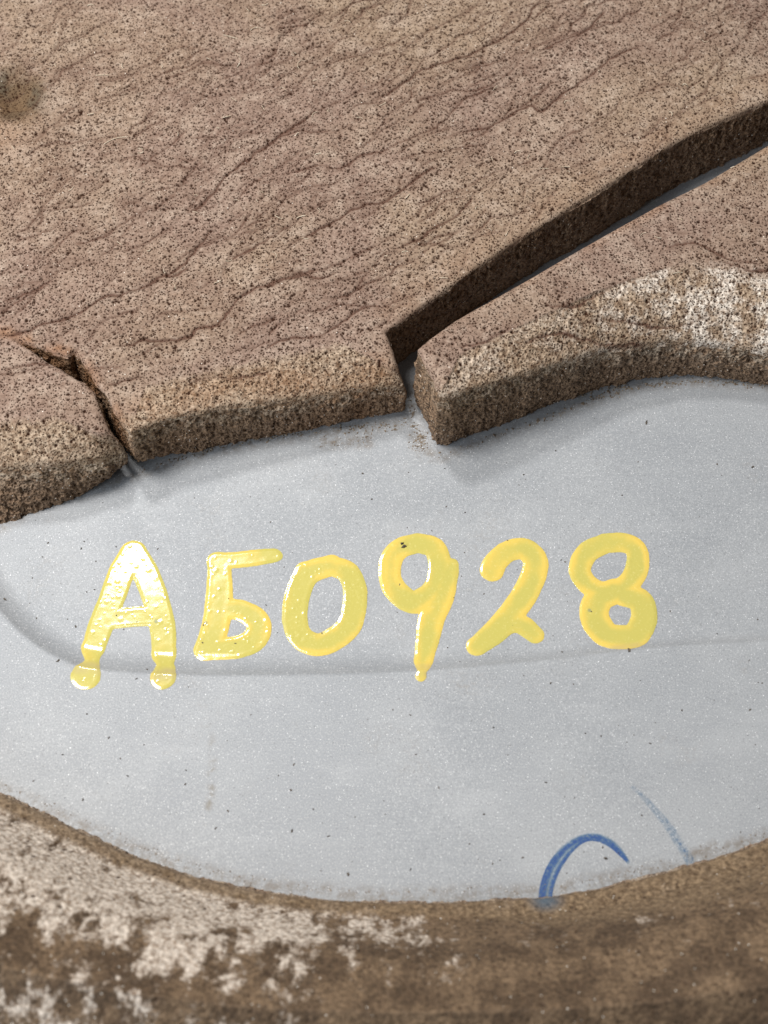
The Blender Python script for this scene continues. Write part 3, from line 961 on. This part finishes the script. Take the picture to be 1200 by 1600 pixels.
# ------------------------------------------------------------------ loose dirt, crumbs and fibres
def blobs(name, label, cat, places, mat, seed, flat=0.5):
    """Small irregular crumbs; places rows: x, y, z, radius (cm)."""
    r_ = np.random.default_rng(seed)
    V, Qs = [], []
    n = 0
    for x, y, z, r in places:
        a = np.linspace(0, 2 * math.pi, 7)[:-1] + r_.uniform(0, 1)
        ring = r * r_.uniform(0.55, 1.25, 6)
        sx, ang = r_.uniform(0.6, 1.5), r_.uniform(0, 3.1)
        px, py = np.cos(a) * ring * sx, np.sin(a) * ring / sx
        px, py = px * math.cos(ang) - py * math.sin(ang), px * math.sin(ang) + py * math.cos(ang)
        V += [(x + px[i], y + py[i], z - 0.004) for i in range(6)]
        V += [(x + px[i] * 0.6, y + py[i] * 0.6, z + r * flat * r_.uniform(0.6, 1.1)) for i in range(6)]
        Qs += [[n + i, n + (i + 1) % 6, n + 6 + (i + 1) % 6, n + 6 + i] for i in range(6)] + [[n + 6 + i for i in range(6)]]
        n += 12
    o = build(name, np.array(V), np.zeros((0, 4), int), Qs, mat, None, (0, 0, 0), shade=False)
    o['kind'], o['label'], o['category'] = 'stuff', label, cat


pl_ = []
for px, py, r in [(127, 857, .035), (93, 1038, .05), (8, 938, .05), (100, 1184, .03), (132, 1254, .04), (544, 1370, .05), (457, 1303, .045), (1010, 660, .06), (982, 1020, .055), (1064, 1113, .03),
                  (1015, 1165, .03), (945, 1344, .05), (1047, 955, .03), (756, 928, .03), (190, 1190, .03), (291, 1230, .03), (1176, 730, .05), (972, 774, .03), (818, 742, .03), (631, 854, .06), (628, 850, .04),
                  (292, 1208, .03), (182, 962, .03), (356, 1162, .02), (641, 1122, .03), (697, 792, .025), (895, 1073, .025), (75, 848, .03), (66, 870, .025), (150, 877, .025), (201, 1217, .03), (878, 1020, .03), (55, 1225, .03)]:
    x, y = at(px, py)
    pl_.append((float(x), float(y), float(panel_z(x, y)) + (0.02 if 600 < px < 660 and py < 900 else 0), r * 0.62))
for k in range(420):
    px, py = rng.uniform(0, 1200), rng.uniform(640, 1400)
    x, y = at(px, py)
    pl_.append((float(x), float(y), float(panel_z(x, y)), float(np.clip(rng.gamma(2, 0.0045), 0.005, 0.022))))
blobs('dirt_specks', 'dark dirt specks scattered over the silver panel', 'dirt', pl_, plain_material('dirt', (0.03, 0.026, 0.022), (0.10, 0.08, 0.06)), 41)

cr = []
def strew(line, n, spread, rlo, rhi, bias=0.0):
    ln = pts(line)
    for k in range(n):
        i = rng.integers(0, len(ln) - 1)
        t = rng.uniform()
        p = ln[i] * (1 - t) + ln[i + 1] * t
        x, y = p[0] + rng.normal(0, spread * 0.6), p[1] + rng.normal(bias, spread)
        cr.append((x, y, float(panel_z(x, y)), rng.uniform(rlo, rhi)))
strew([(500, 690), (530, 688), (570, 690), (575, 680)], 60, .07, .005, .017)
strew([(525, 670), (600, 668), (640, 660)], 50, .05, .008, .025)
strew([(648, 690), (658, 700), (665, 680)], 90, .08, .005, .02)
strew([(640, 620), (645, 660), (660, 690)], 60, .04, .008, .022)
strew([(680, 712), (825, 664), (920, 628), (1000, 602), (1100, 596), (1200, 602)], 200, .035, .008, .025)
strew([(895, 620), (960, 612), (980, 600)], 50, .05, .01, .03)
strew([(220, 735), (350, 697), (450, 680), (600, 662)], 130, .03, .008, .022)
strew([(0, 1226), (100, 1272), (200, 1318), (300, 1356), (400, 1380), (500, 1394), (600, 1399), (850, 1392), (950, 1376), (1050, 1350), (1200, 1302)], 190, .03, .006, .017)
strew([(1090, 1330), (1110, 1324)], 12, .03, .006, .012)
blobs('foam_crumbs', 'tiny brown foam crumbs lying on the panel along the cut edges', 'crumbs', cr, plain_material('crumb', (0.11, 0.08, 0.055), (0.27, 0.21, 0.15)), 42)

# pale fibres caught on the upper pad
V, Q, n = [], [], 0
dg = bpy.context.evaluated_depsgraph_get()
skins = [o for o in scene.objects if o.name.startswith('skin')]
def top_z(x, y):
    best = -1
    for o in skins:
        lx, ly, lz = [c / CM for c in o.parent.location]
        hit, loc, *_ = o.ray_cast(((x - lx) * CM, (y - ly) * CM, 0.1), (0, 0, -1))
        if hit:
            best = max(best, loc[2] / CM + lz)
    return best
places = [(375, 92, 40, 80), (466, 100, 25, 100), (180, 218, 38, 35), (360, 60, 25, -20), (400, 45, 22, 40), (490, 180, 18, 80), (225, 238, 20, 20), (470, 340, 14, 30), (640, 205, 12, 60), (500, 330, 12, 70), (160, 118, 20, 5)]
places += [(rng.uniform(0, 1150), rng.uniform(0, 480), rng.uniform(5, 14), rng.uniform(0, 180)) for k in range(90)]
for px, py, ln, an in places:
    x, y = at(px, py, 1.2)
    a = math.radians(an)
    curl = rng.normal(0, 0.9)
    path = []
    N = 7
    for k in range(N):
        t = k / (N - 1)
        path.append((float(x) + ln / 90 * (t - .5) * math.cos(a + curl * t), float(y) + ln / 90 * (t - .5) * math.sin(a + curl * t)))
    zz = [top_z(*p) for p in path]
    if min(zz) < 0.6:
        continue
    zz = np.convolve(np.pad(zz, 1, 'edge'), [.25, .5, .25], 'valid') + 0.012
    w = rng.uniform(0.0045, 0.0075)
    for k in range(N):
        x_, y_ = path[k]
        V += [(x_ + w * math.cos(b) * math.sin(a), y_ - w * math.cos(b) * math.cos(a), zz[k] + w * math.sin(b)) for b in (0, 2.09, 4.19)]
    for k in range(N - 1):
        for b in range(3):
            Q.append([n + k * 3 + b, n + k * 3 + (b + 1) % 3, n + k * 3 + 3 + (b + 1) % 3, n + k * 3 + 3 + b])
    n += 3 * N
o = build('lint_fibres', np.array(V), np.array(Q), [], plain_material('lint', (0.62, 0.5, 0.36), (0.75, 0.66, 0.52)), None, (0, 0, 0))
o['kind'], o['label'], o['category'] = 'stuff', 'short pale fibres caught on the large torn foam pad', 'lint'
